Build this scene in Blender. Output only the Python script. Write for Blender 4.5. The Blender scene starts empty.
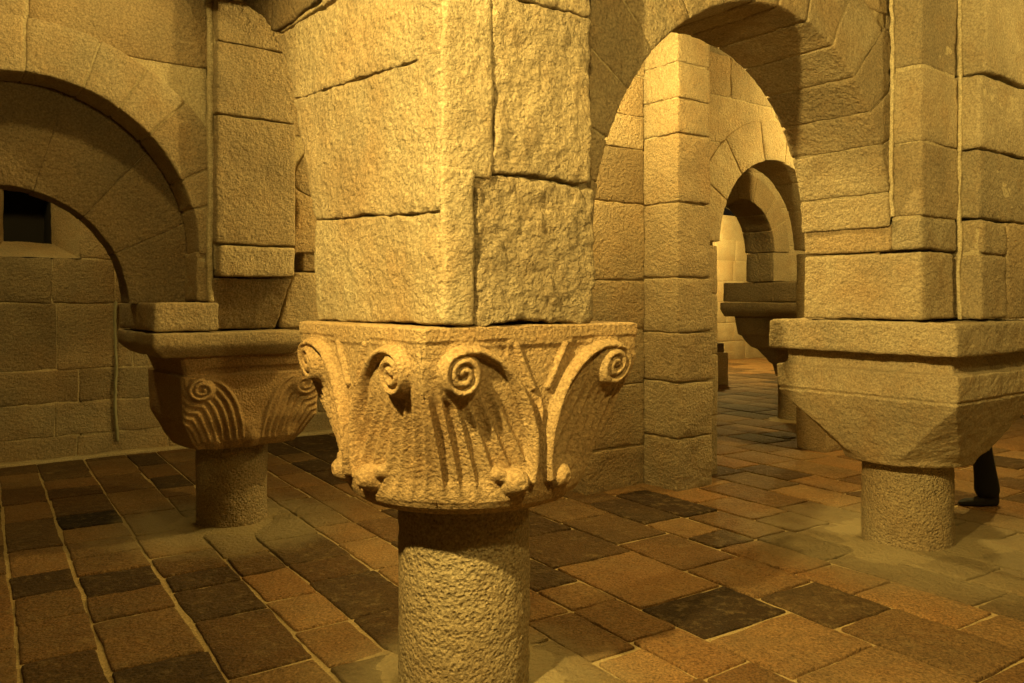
import bpy, math, random, mathutils
import numpy as np
rnd = random.Random(7)
SC = bpy.context.scene
COL = SC.collection

# ------------------------------------------------------------------ frames
E1 = np.array((-.6, .8)); E2 = np.array((.8, .6)); O = np.array((-.161, 3.054))      # masonry grid of the crypt
G1 = np.array((-.549, .836)); G2 = np.array((.836, .549))                              # paving grid
def ab2w(P):
    """(a, b, z) on the masonry grid -> world"""
    P = np.asarray(P, float)
    out = np.empty_like(P)
    out[..., 0] = O[0] + P[..., 0]*E1[0] + P[..., 1]*E2[0]
    out[..., 1] = O[1] + P[..., 0]*E1[1] + P[..., 1]*E2[1]
    out[..., 2] = P[..., 2]
    return out
def pq2w(P):
    P = np.asarray(P, float)
    out = np.empty_like(P)
    out[..., 0] = P[..., 0]*G2[0] + P[..., 1]*G1[0]
    out[..., 1] = P[..., 0]*G2[1] + P[..., 1]*G1[1]
    out[..., 2] = P[..., 2]
    return out
def ident(P): return np.asarray(P, float)
ZTOP = 3.5

# ------------------------------------------------------------------ noise
def _h(i, j, k, s):
    n = (i*374761393 + j*668265263 + k*2147483647 + s*1274126177) & 0xFFFFFFFF
    n = ((n ^ (n >> 13))*1274126177) & 0xFFFFFFFF
    n = ((n ^ (n >> 16))*2246822519) & 0xFFFFFFFF
    return ((n ^ (n >> 15)) & 0xFFFFFF)/float(0xFFFFFF)*2 - 1
def vnoise(P, s):
    I = np.floor(P).astype(np.int64); f = P - I; f = f*f*f*(f*(f*6 - 15) + 10)
    i, j, k = I[:, 0], I[:, 1], I[:, 2]; r = 0
    for di in (0, 1):
        for dj in (0, 1):
            for dk in (0, 1):
                w = (f[:, 0] if di else 1-f[:, 0])*(f[:, 1] if dj else 1-f[:, 1])*(f[:, 2] if dk else 1-f[:, 2])
                r = r + w*_h(i+di, j+dj, k+dk, s)
    return r
def vec_noise(P, freq, s):
    return np.stack([vnoise(P*freq + 17.3*c, s*7 + c) for c in range(3)], 1)
def rough(P, amp, s):
    out = vec_noise(P, 5, s)*amp*.9
    out += vec_noise(P, 17, s+1)*amp*.6
    out += vec_noise(P, 48, s+2)*amp*.42
    return out

# ------------------------------------------------------------------ mesh builder
class MB:
    def __init__(self): self.V = []; self.F = []; self.T = []; self.M = []; self.n = 0
    def add(self, V, F, tint, mat=0):
        self.V.append(V); self.F.append(F + self.n); self.n += len(V)
        self.T.append(np.tile(np.array(tint, float), (len(V), 1)) if np.ndim(tint) == 1 else tint)
        self.M.append(np.full(len(F), mat, np.int32))
    def build(self, name, mats, loc=(0, 0, 0), parent=None, rel=None):
        V = np.concatenate(self.V) - np.array(loc, float); F = np.concatenate(self.F)
        me = bpy.data.meshes.new(name)
        me.vertices.add(len(V)); me.vertices.foreach_set('co', V.ravel())
        nf = len(F); me.loops.add(nf*4); me.polygons.add(nf)
        me.loops.foreach_set('vertex_index', F.astype(np.int32).ravel())
        me.polygons.foreach_set('loop_start', np.arange(0, nf*4, 4, dtype=np.int32))
        me.polygons.foreach_set('loop_total', np.full(nf, 4, np.int32))
        me.polygons.foreach_set('use_smooth', np.ones(nf, bool))
        me.polygons.foreach_set('material_index', np.concatenate(self.M))
        at = me.color_attributes.new('tint', 'FLOAT_COLOR', 'POINT')
        at.data.foreach_set('color', np.concatenate(self.T).astype(np.float32).ravel())
        me.update(calc_edges=True); me.validate()
        for m in mats: me.materials.append(m)
        o = bpy.data.objects.new(name, me); COL.objects.link(o)
        if parent is not None:
            o.parent = parent
        else:
            o.location = loc
        return o

def axis_pts(L, r, res):
    r = min(r, L*.3)
    n = max(1, int(round((L - 2*r)/res)))
    return np.concatenate([[0, r*.3], np.linspace(r, L - r, n + 1), [L - r*.3, L]])
_cache = {}
def lattice(nu, nv, nw):
    key = (nu, nv, nw)
    if key in _cache: return _cache[key]
    quads = []
    def k(i, j, l): return (i*nv + j)*nw + l
    def face(A, B, f, flip):
        a, b = np.meshgrid(np.arange(A-1), np.arange(B-1), indexing='ij'); a = a.ravel(); b = b.ravel()
        q = np.stack([f(a, b), f(a+1, b), f(a+1, b+1), f(a, b+1)], 1)
        quads.append(q[:, ::-1] if flip else q)
    face(nu, nv, lambda a, b: k(a, b, 0), True);  face(nu, nv, lambda a, b: k(a, b, nw-1), False)
    face(nu, nw, lambda a, b: k(a, 0, b), False); face(nu, nw, lambda a, b: k(a, nv-1, b), True)
    face(nv, nw, lambda a, b: k(0, a, b), True);  face(nv, nw, lambda a, b: k(nu-1, a, b), False)
    Q = np.concatenate(quads); u, inv = np.unique(Q, return_inverse=True); inv = inv.reshape(Q.shape)
    _cache[key] = (u, inv); return _cache[key]
_seed = [1]
def stone(mb, mp, L, frame=ab2w, r=.012, res=.04, amp=.005, gap=.004, tint=None, mat=0, flipw=False):
    """one dressed stone: rounded box in (u,v,w), carried by mp(u,v,w in 0..1) -> frame coords -> world"""
    _seed[0] += 1; s = _seed[0]
    ax = [axis_pts(l, r, res) for l in L]
    u, F = lattice(*[len(x) for x in ax])
    nv, nw = len(ax[1]), len(ax[2])
    q = np.stack([ax[0][u//(nv*nw)], ax[1][(u//nw) % nv], ax[2][u % nw]], 1)
    Lq = np.array(L); rr = np.minimum(r, Lq*.3)
    c = np.clip(q, rr, Lq - rr); d = q - c; n = np.linalg.norm(d/rr, axis=1)
    m = n > 1e-9
    # push onto the rounded edge
    cube = np.abs(d/rr).max(1)
    sc = np.ones(len(q)); sc[m] = cube[m]/n[m]
    q = c + d*sc[:, None]
    q = gap + q*(Lq - 2*gap)/Lq
    P = mp(q/Lq)
    W = frame(P)
    if amp: W = W + rough(W, amp, s)
    if tint is None: tint = rtint()
    if flipw: F = F[:, ::-1]
    mb.add(W, F, tint, mat)
def rtint(hue=None, val=None, rg=.5):
    return (rnd.random()**1.3 if hue is None else hue, rnd.uniform(.78, 1.12) if val is None else val, rg, 1)
def boxmap(a0, a1, b0, b1, z0, z1):
    lo = np.array((a0, b0, z0)); hi = np.array((a1, b1, z1))
    return lambda q: lo + q*(hi - lo)
def bstone(mb, a0, a1, b0, b1, z0, z1, **k):
    stone(mb, boxmap(a0, a1, b0, b1, z0, z1), (a1-a0, b1-b0, z1-z0), **k)
def bcore(mb, a0, a1, b0, b1, z0, z1, ins=.009, **k):
    stone(mb, boxmap(a0+ins, a1-ins, b0+ins, b1-ins, z0, z1), (a1-a0, b1-b0, z1-z0), res=.5, r=.01, amp=0, mat=1, tint=(.3, 1, .3, 1), **k)
def stack(mb, rect, zs, jit=.006, **k):
    a0, a1, b0, b1 = rect
    for z0, z1 in zip(zs[:-1], zs[1:]):
        j = [rnd.uniform(-jit, jit) for _ in range(4)]
        bstone(mb, a0+j[0], a1+j[1], b0+j[2], b1+j[3], z0, z1, **k)
    bcore(mb, a0, a1, b0, b1, zs[0]+.01, zs[-1]-.01)

# ------------------------------------------------------------------ materials
def newmat(name):
    m = bpy.data.materials.new(name); m.use_nodes = True
    nt = m.node_tree; nt.nodes.clear(); return m, nt
IRON = .55
def stone_mat(name, cols, bump=1.0, pit=0.0, roughness=.85, spec=.25, speck=.5, floor=False, chis=0.0, bsc=38):
    m, nt = newmat(name); N = nt.nodes; K = nt.links.new
    out = N.new('ShaderNodeOutputMaterial'); bs = N.new('ShaderNodeBsdfPrincipled'); K(bs.outputs[0], out.inputs[0])
    bs.inputs['Specular IOR Level'].default_value = spec
    tc = N.new('ShaderNodeTexCoord'); geo = N.new('ShaderNodeNewGeometry')
    at = N.new('ShaderNodeAttribute'); at.attribute_name = 'tint'
    sep = N.new('ShaderNodeSeparateColor'); K(at.outputs['Color'], sep.inputs[0])
    def noise(sc, det=4, rg=.55, off=0):
        n = N.new('ShaderNodeTexNoise'); n.inputs['Scale'].default_value = sc; n.inputs['Detail'].default_value = det
        n.inputs['Roughness'].default_value = rg
        mp = N.new('ShaderNodeMapping'); mp.inputs['Location'].default_value = (off, off*.7, off*1.3)
        K(tc.outputs['Object'], mp.inputs[0]); K(mp.outputs[0], n.inputs['Vector']); return n.outputs['Fac']
    def mix(f, a, b, mode='MIX'):
        x = N.new('ShaderNodeMix'); x.data_type = 'RGBA'; x.blend_type = mode
        for i, v in ((0, f), (6, a), (7, b)):
            if hasattr(v, 'node'): K(v, x.inputs[i])
            else: x.inputs[i].default_value = v if i == 0 else (*v, 1)
        return x.outputs[2]
    def mth(op, a, b=0.0, c=None):
        x = N.new('ShaderNodeMath'); x.operation = op
        for i, v in enumerate((a, b) if c is None else (a, b, c)):
            if hasattr(v, 'node'): K(v, x.inputs[i])
            else: x.inputs[i].default_value = v
        return x.outputs[0]
    def ramp(f, lo, hi):
        x = N.new('ShaderNodeMapRange'); x.inputs[1].default_value = lo; x.inputs[2].default_value = hi; K(f, x.inputs[0]); return x.outputs[0]
    base = mix(sep.outputs[0], cols[0], cols[1])
    st = ramp(noise(2.3, 5, .6), .42, .68)
    base = mix(mth('MULTIPLY', st, .6), base, cols[2])
    st2 = ramp(noise(7.5, 6, .7, 3.1), .48, .66)
    base = mix(mth('MULTIPLY', st2, .55), base, cols[1])
    iron = ramp(noise(1.1, 4, .6, 21), .5, .72)
    base = mix(mth('MULTIPLY', iron, IRON), base, (cols[1][0]*.95, cols[1][1]*.78, cols[1][2]*.6))
    sp = noise(95, 3, .7, 5)
    sv = ramp(sp, .3, .7)
    dark = mix(sv, (1-speck, 1-speck, 1-speck), (1+speck*.35,)*3)
    base = mix(1.0, base, dark, 'MULTIPLY')
    gv = N.new('ShaderNodeCombineColor')
    for i in range(3): K(sep.outputs[1], gv.inputs[i])
    base = mix(1.0, base, gv.outputs[0], 'MULTIPLY')
    if floor:   # dust and lime worked into the joints around the pillar feet
        tot = None
        for (x, y, rad) in DUST:
            vm = N.new('ShaderNodeVectorMath'); vm.operation = 'DISTANCE'
            K(geo.outputs['Position'], vm.inputs[0]); vm.inputs[1].default_value = (x, y, 0)
            d = mth('ADD', vm.outputs['Value'], mth('MULTIPLY', mth('SUBTRACT', noise(3.2, 4, .6, 9), .5), .75*rad))
            f = N.new('ShaderNodeMapRange'); f.inputs[1].default_value = rad*1.12; f.inputs[2].default_value = rad*.62; K(d, f.inputs[0])
            tot = f.outputs[0] if tot is None else mth('MAXIMUM', tot, f.outputs[0])
        base = mix(mth('MULTIPLY', tot, .8), base, (.27, .22, .125))
        lime = ramp(noise(16, 7, .78, 12), .52, .70)
        base = mix(mth('MULTIPLY', lime, .6), base, (.25, .18, .09))
    K(base, bs.inputs['Base Color'])
    bs.inputs['Roughness'].default_value = roughness
    h = mth('MULTIPLY', noise(bsc, 6, .62, 1), .026*bump)
    h = mth('ADD', h, mth('MULTIPLY', noise(150, 3, .6, 2), .0035*bump))
    if pit:
        v = N.new('ShaderNodeTexVoronoi'); v.inputs['Scale'].default_value = 62; v.inputs['Randomness'].default_value = 1
        K(tc.outputs['Object'], v.inputs['Vector'])
        h = mth('ADD', h, mth('MULTIPLY', ramp(v.outputs['Distance'], .15, .55), .006*pit))
    if chis:
        mp = N.new('ShaderNodeMapping'); mp.inputs['Rotation'].default_value = (.5, .6, .5); mp.inputs['Scale'].default_value = (1, 1, 2.8)
        K(tc.outputs['Object'], mp.inputs[0])
        n2 = N.new('ShaderNodeTexNoise'); n2.inputs['Scale'].default_value = 22; n2.inputs['Detail'].default_value = 3; K(mp.outputs[0], n2.inputs['Vector'])
        h = mth('ADD', h, mth('MULTIPLY', n2.outputs['Fac'], .03*chis))
    bs_scale = mth('ADD', mth('MULTIPLY', sep.outputs[2], 1.2), .4)
    h = mth('MULTIPLY', h, bs_scale)
    bu = N.new('ShaderNodeBump'); bu.inputs['Strength'].default_value = 1; bu.inputs['Distance'].default_value = 1
    K(h, bu.inputs['Height']); K(bu.outputs[0], bs.inputs['Normal'])
    return m
CC = ab2w((0.0, -.02, 0)); CC = np.array((-.181, 3.06, 0))
LC = np.array((-1.83, 5.30, 0)); RC = np.array((2.372, 4.87, 0)); FC = np.array((3.44, 9.8, 0))
DUST = [(CC[0]+.05, CC[1]-.05, .62), (RC[0]+.15, RC[1]-.1, 1.05), (LC[0], LC[1]-.05, .75)]
A = (.50, .42, .27); B = (.43, .315, .175); D = (.27, .22, .14)
M_ST = stone_mat('sandstone', (A, B, D), chis=.22)
M_CARV = stone_mat('carved_sandstone', ((.53, .40, .225), (.49, .31, .145), (.38, .25, .12)), bump=.55, pit=.3, bsc=75)
M_COL = stone_mat('pitted_shaft_stone', ((.50, .41, .25), (.42, .32, .18), (.32, .24, .14)), bump=.9, pit=1.0, speck=.55)
M_SMOOTH = stone_mat('dressed_sandstone', (A, B, D), bump=.6)
M_MORT = stone_mat('lime_mortar', ((.55, .47, .30), (.5, .41, .25), (.42, .34, .2)), bump=.6)
M_FLOOR = stone_mat('paving_stone', ((.30, .185, .08), (.235, .125, .047), (.15, .098, .048)), bump=1.2, roughness=.75, spec=.2, speck=.75, floor=True)
M_FMORT = stone_mat('paving_mortar', ((.50, .39, .20), (.43, .32, .15), (.34, .25, .12)), bump=.7, floor=True)
M_CEIL = stone_mat('vault_plaster', (A, B, D), bump=1.2)
def plain(name, col, roughness=.7):
    m, nt = newmat(name); bs = nt.nodes.new('ShaderNodeBsdfPrincipled'); out = nt.nodes.new('ShaderNodeOutputMaterial')
    no = nt.nodes.new('ShaderNodeTexNoise'); no.inputs['Scale'].default_value = 60
    mx = nt.nodes.new('ShaderNodeMix'); mx.data_type = 'RGBA'; mx.inputs[6].default_value = (*col, 1); mx.inputs[7].default_value = (*[c*.7 for c in col], 1)
    nt.links.new(no.outputs['Fac'], mx.inputs[0]); nt.links.new(mx.outputs[2], bs.inputs['Base Color']); nt.links.new(bs.outputs[0], out.inputs[0])
    bs.inputs['Roughness'].default_value = roughness; return m
M_BLACK = plain('black_cloth', (.005, .0045, .005), .95); M_SHOE = plain('black_leather', (.007, .006, .006), .85)
M_SKIN = plain('skin', (.45, .27, .18), .55); M_HAIR = plain('dark_hair', (.03, .018, .01), .6); M_SLIT = plain('slit_dark', (.02, .016, .012), .95)
M_PIPE = plain('pale_conduit', (.36, .35, .22), .8)
STONE = [M_ST, M_MORT]

def thing(name, label, cat, loc, group=None):
    o = bpy.data.objects.new(name, None); COL.objects.link(o); o.location = loc; o.empty_display_size = .1
    o['label'] = label; o['category'] = cat
    if group: o['group'] = group
    return o
def struct(o): o['kind'] = 'structure'; return o

# ------------------------------------------------------------------ floor
def build_floor():
    mb = MB()
    # joints measured along each strip of paving
    P = [-8.6, -8.1, -7.6, -7.0, -6.5, -6.0, -5.4, -4.9, -4.4, -3.9, -3.5, -3.0, -2.6, -2.2, -1.8, -1.5, -1.15, -.8, -.5, -.2, .13, .42, .79, 1.14, 1.405, 1.77, 2.04, 2.3, 2.585, 3.145, 3.585, 3.92, 4.25, 4.62, 5.0, 5.4, 5.75, 6.2, 6.6, 7.0, 7.4, 7.9, 8.3, 8.8, 9.2, 9.7, 10.1, 10.6, 11, 11.5, 12, 12.5, 13, 13.5, 14, 14.5, 15, 15.6, 16.2, 16.8, 17.5]
    K = {(.13): [3.2, 3.76, 4.22, 4.6, 4.95], (.42): [3.05, 3.49, 4.07, 4.41, 4.78, 5.12, 5.45, 5.8, 6.16], (.79): [2.7, 3.18, 3.82, 4.27, 4.53, 4.9],
         (1.14): [2.6, 3.06, 3.47, 3.89, 4.33, 4.68], (1.405): [2.9, 3.48, 4.04, 4.36, 4.85], (1.77): [3.5, 4.04, 4.60, 5.0],
         (2.04): [2.2, 2.53, 3.0, 3.5, 3.9], (2.3): [1.8, 2.19, 2.59, 3.0, 3.3, 3.72, 4.1], (2.585): [1.5, 2.0, 2.43, 2.84, 3.525, 4.07, 4.6],
         (3.145): [1.6, 2.2, 2.63, 3.12, 3.67, 4.23, 4.7], (3.585): [1.3, 1.9, 2.41, 2.75, 3.28, 3.54, 3.9, 4.5], (3.92): [2.0, 2.8, 3.3, 3.87, 4.6]}
    DARK = {(.42, 4.41): .25, (.42, 5.8): .1, (.13, 4.6): .3, (.79, 3.82): .35, (.79, 4.27): .3, (1.405, 3.48): .35, (.79, 3.18): .62, (.42, 3.05): .35, (.13, 3.2): .45,
            (2.585, 2.43): .22, (2.585, 3.525): .5, (3.145, 2.2): .4, (2.3, 3.3): .35, (2.3, 3.0): 1.0, (3.585, 3.9): .3, (3.92, 3.87): .2, (2.585, 2.84): 1.05, (1.14, 3.47): 1.35,
            (1.14, 3.89): 1.3, (1.14, 3.06): 1.15, (2.585, 2.0): 1.25, (2.3, 2.59): .9, (3.145, 2.63): .95, (3.585, 2.41): 1.1, (3.585, 1.9): 1.45, (3.145, 1.6): .8, (.42, 4.07): .8, (.42, 3.49): .95,
            (.13, 4.22): .7, (.13, 3.76): .85, (3.145, 3.12): .8, (3.145, 3.67): .55, (.79, 4.53): .6, (2.3, 2.19): 1.15, (.79, 2.7): 1.0}
    for p0, p1 in zip(P[:-1], P[1:]):
        q = K.get(p0)
        if q is None: q = [4 + rnd.uniform(-.3, .3)]
        q = list(q)
        while q[0] > -6: q.insert(0, q[0] - rnd.uniform(.3, .75))
        while q[-1] < 19: q.append(q[-1] + rnd.uniform(.3, .75))
        for q0, q1 in zip(q[:-1], q[1:]):
            cw = pq2w((.5*(p0+p1), .5*(q0+q1), 0))
            if cw[1] < -3 or cw[1] > 20: continue
            near = cw[1] < 6.5 and abs(cw[0]) < 5
            sh = [rnd.uniform(-.009, .009) for _ in range(8)]
            key = (p0, q0); dk = DARK.get(key)
            val = dk if dk is not None else rnd.choice([.35, .5, .7, .85, .95, 1.05, 1.15, 1.3])
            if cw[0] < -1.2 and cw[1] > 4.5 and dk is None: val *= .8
            zt = rnd.uniform(-.003, .003)
            def mp(c, p0=p0, p1=p1, q0=q0, q1=q1, sh=sh, zt=zt):
                u, v, w = c[:, 0], c[:, 1], c[:, 2]
                p = p0 + (p1-p0)*u + sh[0]*(1-v)*(1-u) + sh[1]*v*(1-u) + sh[2]*u*(1-v) + sh[3]*u*v
                qq = q0 + (q1-q0)*v + sh[4]*(1-u)*(1-v) + sh[5]*u*(1-v) + sh[6]*(1-u)*v + sh[7]*u*v
                return np.stack([p, qq, -.05 + (.071+zt)*w], 1)
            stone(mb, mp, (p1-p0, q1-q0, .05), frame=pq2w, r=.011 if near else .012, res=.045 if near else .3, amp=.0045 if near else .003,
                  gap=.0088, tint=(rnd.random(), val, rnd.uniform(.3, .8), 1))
    # mortar bed
    n = 130
    xs = np.linspace(-9, 17, n); ys = np.linspace(-3, 20.5, n); X, Y = np.meshgrid(xs, ys, indexing='ij')
    V = np.stack([X.ravel(), Y.ravel(), np.full(n*n, -.004)], 1)
    V[:, 2] += vnoise(V*3, 5)*.002
    i, j = np.meshgrid(np.arange(n-1), np.arange(n-1), indexing='ij'); k = (i*n + j).ravel()
    mb.add(V, np.stack([k, k+n, k+n+1, k+1], 1), (.4, 1, .5, 1), 1)
    # lime skirts trowelled around each pillar foot
    for (c, rin, rout) in ((CC, .20, .46), (LC, .18, .42), (RC, .2, .62), (FC, .18, .4)):
        nt_, nr = 96, 10
        th = np.linspace(0, 2*math.pi, nt_, endpoint=False); rr = np.linspace(0, 1, nr)
        T, R = np.meshgrid(th, rr, indexing='ij')
        ed = rout*(1 + .16*np.sin(3*T+c[0]) + .09*np.sin(7*T+2) + .05*np.sin(13*T))
        rad = rin + (ed - rin)*R
        z = .022*(1-R)**1.6 + .004 - .02*R**6
        V = np.stack([c[0] + rad*np.cos(T), c[1] + rad*np.sin(T), z], 2).reshape(-1, 3)
        V += rough(V, .003, 50)
        i, j = np.meshgrid(np.arange(nt_), np.arange(nr-1), indexing='ij'); i = i.ravel(); j = j.ravel()
        a_ = i*nr + j; b_ = ((i+1) % nt_)*nr + j
        mb.add(V, np.stack([a_, a_+1, b_+1, b_], 1), (.4, .9, .8, 1), 1)
    struct(mb.build('floor', [M_FLOOR, M_FMORT]))
build_floor()

# ------------------------------------------------------------------ columns
def grid_closed(mb, V, nt_, nr, tint, mat=0):
    """V is (nt_, nr, 3) closed around the first axis, last row outermost/bottom"""
    i, j = np.meshgrid(np.arange(nt_), np.arange(nr-1), indexing='ij'); i = i.ravel(); j = j.ravel()
    a_ = i*nr + j; b_ = ((i+1) % nt_)*nr + j
    mb.add(V.reshape(-1, 3), np.stack([a_, a_+1, b_+1, b_], 1), tint, mat)
def shaft(parent, c, r, z1, seed, res=.012, amp=.0035, val=1.0, bulge=.0):
    mb = MB()
    nt_ = int(2*math.pi*r/res); nr = int(z1/res)
    th = np.linspace(0, 2*math.pi, nt_, endpoint=False); zz = np.linspace(z1, -.03, nr)
    T, Z = np.meshgrid(th, zz, indexing='ij')
    R = r*(1 + .03*(1-Z/z1)*bulge) + 0*T
    V = np.stack([c[0] + R*np.cos(T), c[1] + R*np.sin(T), Z], 2).reshape(-1, 3)
    V += rough(V, amp, seed)*np.array((1, 1, .3))
    grid_closed(mb, V.reshape(nt_, nr, 3), nt_, nr, (.35, val, .6, 1))
    return mb.build('shaft', [M_COL], loc=tuple(c), parent=parent)

def seg_dist(X, Y, pts):
    best = np.full(X.shape, 9.)
    for (x0, y0), (x1, y1) in zip(pts[:-1], pts[1:]):
        dx, dy = x1-x0, y1-y0; L = dx*dx+dy*dy+1e-12
        t = np.clip(((X-x0)*dx + (Y-y0)*dy)/L, 0, 1)
        best = np.minimum(best, np.hypot(X-x0-t*dx, Y-y0-t*dy))
    return best
def smooth_poly(pts, n=8):
    pts = np.array(pts, float); P = np.vstack([2*pts[0]-pts[1], pts, 2*pts[-1]-pts[-2]]); out = []
    for i in range(1, len(P)-2):
        for t in np.linspace(0, 1, n, endpoint=False):
            out.append(.5*((2*P[i]) + (-P[i-1]+P[i+1])*t + (2*P[i-1]-5*P[i]+4*P[i+1]-P[i+2])*t*t + (-P[i-1]+3*P[i]-3*P[i+1]+P[i+2])*t**3))
    out.append(P[-2]); return [tuple(p) for p in out]
def roll(d, w, h): return h*np.clip(1-(d/(w*1.12))**2, 0, 1)**.9
def smin01(x): return np.clip(x, 0, 1)**2*(3-2*np.clip(x, 0, 1))

def relief_fan(s, v, HW, HC, seed):
    """two mirrored fans with volutes, ribs, rims and little balls, as carved on the nearest capital"""
    a = np.abs(s); X = a*HW; Y = v*HC
    rs = random.Random(seed)
    vc = (.69*HW, .235*HC); r0 = .072
    sp = []
    for i in range(90):
        t = i/89; th = math.pi/2 - t*4.3*math.pi
        r = r0*(1 - .86*t)
        sp.append((vc[0] - r*math.cos(th)*(-1), vc[1] - r*math.sin(th)))
    # rim coming over the top, then winding outward, down and in
    rim = smooth_poly([(.70*HW, vc[1]-r0), (.53*HW, .125*HC), (.37*HW, .19*HC), (.22*HW, .31*HC), (.125*HW, .46*HC), (.075*HW, .60*HC), (.065*HW, .74*HC), (.085*HW, .84*HC)])
    dr = seg_dist(X, Y, rim); ds = seg_dist(X, Y, sp)
    rim_h = roll(dr, .0165, .034); sp_h = roll(ds, .014, .020)
    dv = np.hypot(X-vc[0], Y-vc[1])
    disc = .022*smin01((r0+.012-dv)/.02)
    # inside of the fan lies below the rim
    pts = [(p[0]) for p in rim]
    fan_x = np.interp(Y, [p[1] for p in rim], [p[0] for p in rim])
    inside = smin01((X-fan_x)/.02)*smin01((Y-vc[1])/.05)
    over = smin01((X-fan_x)/.02)
    k = (1.12 - a)/(v + .52)
    ridge = np.cos(2*math.pi*(k - .287+.0)/.168)
    ribs = (.022*(1-np.abs(np.sin(math.pi*(k-.30)/.125)))**1.1 - .024)*smin01((v-.26)/.3)*smin01((.93-v)/.13)*inside*smin01((dv-r0-.005)/.03)
    ball = (.21*HW, .84*HC); db = np.hypot(X-ball[0], Y-ball[1])
    bh = .055*np.clip(1-(db/.050)**2, 0, 1)**.75 - .007*smin01((.02-db)/.02)
    tail = roll(seg_dist(X, Y, [(.36*HW, .79*HC), (.21*HW, .84*HC)]), .024, .022)
    # sunk ground between the two rims, with the small V ribs under the lip
    ground = -.007*smin01((fan_x-X)/.02)*smin01((v-.09)/.03)*smin01((.9-v)/.12)
    ground += -.005*smin01((v-.055)/.02)*smin01((dr-.02)/.02)*(X > .3*HW)*smin01((.2-v)/.05)
    vr = roll(seg_dist(X, Y, [(.22*HW, .10*HC), (.07*HW, .33*HC)]), .011, .010)
    mid = roll(np.abs(X - 0*Y), .009, .010)*smin01((v-.36)/.1)*smin01((.85-v)/.1)
    ground = ground - .007*smin01((a-.975)/.02)*smin01((v-.3)/.1)
    top = np.maximum.reduce([rim_h, sp_h + disc, disc, bh, tail*.7, vr, mid])
    return np.maximum(ground + ribs, top*1.0 - .002) if False else (ground + ribs)*smin01(1-top/.012) + top
def relief_scroll(s, v, HW, HC, seed):
    """two corner scrolls whose strands sweep down to the middle, as on the further capital"""
    a = np.abs(s); X = a*HW; Y = v*HC
    vc = (.74*HW, .36*HC); r0 = .066
    sp = []
    for i in range(70):
        t = i/69; th = math.pi/2 - t*3.6*math.pi; r = r0*(1-.8*t)
        sp.append((vc[0] + r*math.cos(th), vc[1] - r*math.sin(th)))
    rim = smooth_poly([(.74*HW, vc[1]-r0), (.54*HW, .27*HC), (.38*HW, .37*HC), (.26*HW, .52*HC), (.18*HW, .72*HC), (.14*HW, .96*HC)])
    dr = seg_dist(X, Y, rim); ds = seg_dist(X, Y, sp); dv = np.hypot(X-vc[0], Y-vc[1])
    fan_x = np.interp(Y, [p[1] for p in rim], [p[0] for p in rim])
    ins = smin01((X-fan_x+.02)/.02)*smin01((dv-r0)/.02)
    h = .008*np.cos(2*math.pi*dr/.040)*ins*smin01((v-.2)/.1)*smin01((.95-v)/.06)
    sc = .022*np.clip(np.cos(a*math.pi*2.9+.4), 0, 1)*smin01((v-.78)/.15)
    disc = .018*smin01((r0+.01-dv)/.02)
    ground = -.014*smin01((fan_x-X)/.02)*smin01((v-.12)/.04)*smin01((.8-v)/.12)
    top = np.maximum(roll(ds, .012, .02)+disc, disc)
    return (h+ground)*smin01(1-top/.01)+top + sc

def capital(parent, c, h0, prof, HC, z1, relief, mats, ns=150, nv=150, seed=3, amp=.003, frame=(E1, E2), rc=.42, kfun=None, octo=None, tint=(.4, 1, .5, 1), under=.24, jit=(0, 0), plainf=()):
    """body that turns from a square head to a round foot, carved with relief(s, v)"""
    mb = MB(); s1 = (np.arange(ns)+.5)/ns*2-1
    vv = np.concatenate([np.linspace(0, 1, nv)])
    S, Vv = np.meshgrid(s1, vv, indexing='ij'); blocks = []
    for f in range(4):
        phi = np.arctan(S)
        hA = np.interp(Vv, *prof)
        if octo is None:
            k = kfun(Vv); r = (1-k)*hA/np.cos(phi) + k*hA
            # soften the square corner
            r = np.minimum(r, hA*1.38)
        else:
            cc = np.interp(Vv, *octo); kk = kfun(Vv)
            r = np.minimum(hA/np.cos(phi), cc/np.cos(math.pi/4-np.abs(phi)))
            r = (1-kk)*r + kk*hA
        rel = relief(S, Vv, h0, HC, seed+f) if relief and f not in plainf else 0*S
        nrm_x = np.cos(phi*.35); nrm_y = np.sin(phi*.35)
        px = r*np.cos(phi) + rel*nrm_x; py = r*np.sin(phi) + rel*nrm_y
        ang = f*math.pi/2; ca, sa = round(math.cos(ang)), round(math.sin(ang))
        la = px*ca - py*sa; lb = px*sa + py*ca
        blocks.append(np.stack([la, lb, z1 - Vv*HC], 2))
    V = np.concatenate(blocks, 0)          # closed around: (4*ns, nv, 3)
    # top and underside caps
    def ring(row, k, dz):
        R = row.copy(); R[:, 0] *= k; R[:, 1] *= k; R[:, 2] += dz; return R[:, None]
    top = [ring(V[:, 0], k, d) for k, d in ((0.001, .006), (.5, .006), (.97, .006), (.99, .004))]
    ur = under/np.interp(1, *prof)
    bot = [ring(V[:, -1], 1-(1-ur)*t, d) for t, d in ((.06, -.012), (.2, -.017), (.65, -.018), (1, -.018), (1.6, -.01))]
    V = np.concatenate(top + [V] + bot, 1)
    W = np.empty_like(V)
    W[..., 0] = c[0] + V[..., 0]*frame[0][0] + V[..., 1]*frame[1][0]
    W[..., 1] = c[1] + V[..., 0]*frame[0][1] + V[..., 1]*frame[1][1]
    W[..., 2] = V[..., 2]
    sh = W.shape; W = W.reshape(-1, 3); W = W + rough(W, amp, seed)
    grid_closed(mb, W.reshape(sh), sh[0], sh[1], tint)
    # make normals face outward
    mb.F[0] = mb.F[0][:, ::-1] if False else mb.F[0]
    return mb.build('capital', mats, loc=tuple((c[0], c[1], 0)), parent=parent)

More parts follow.
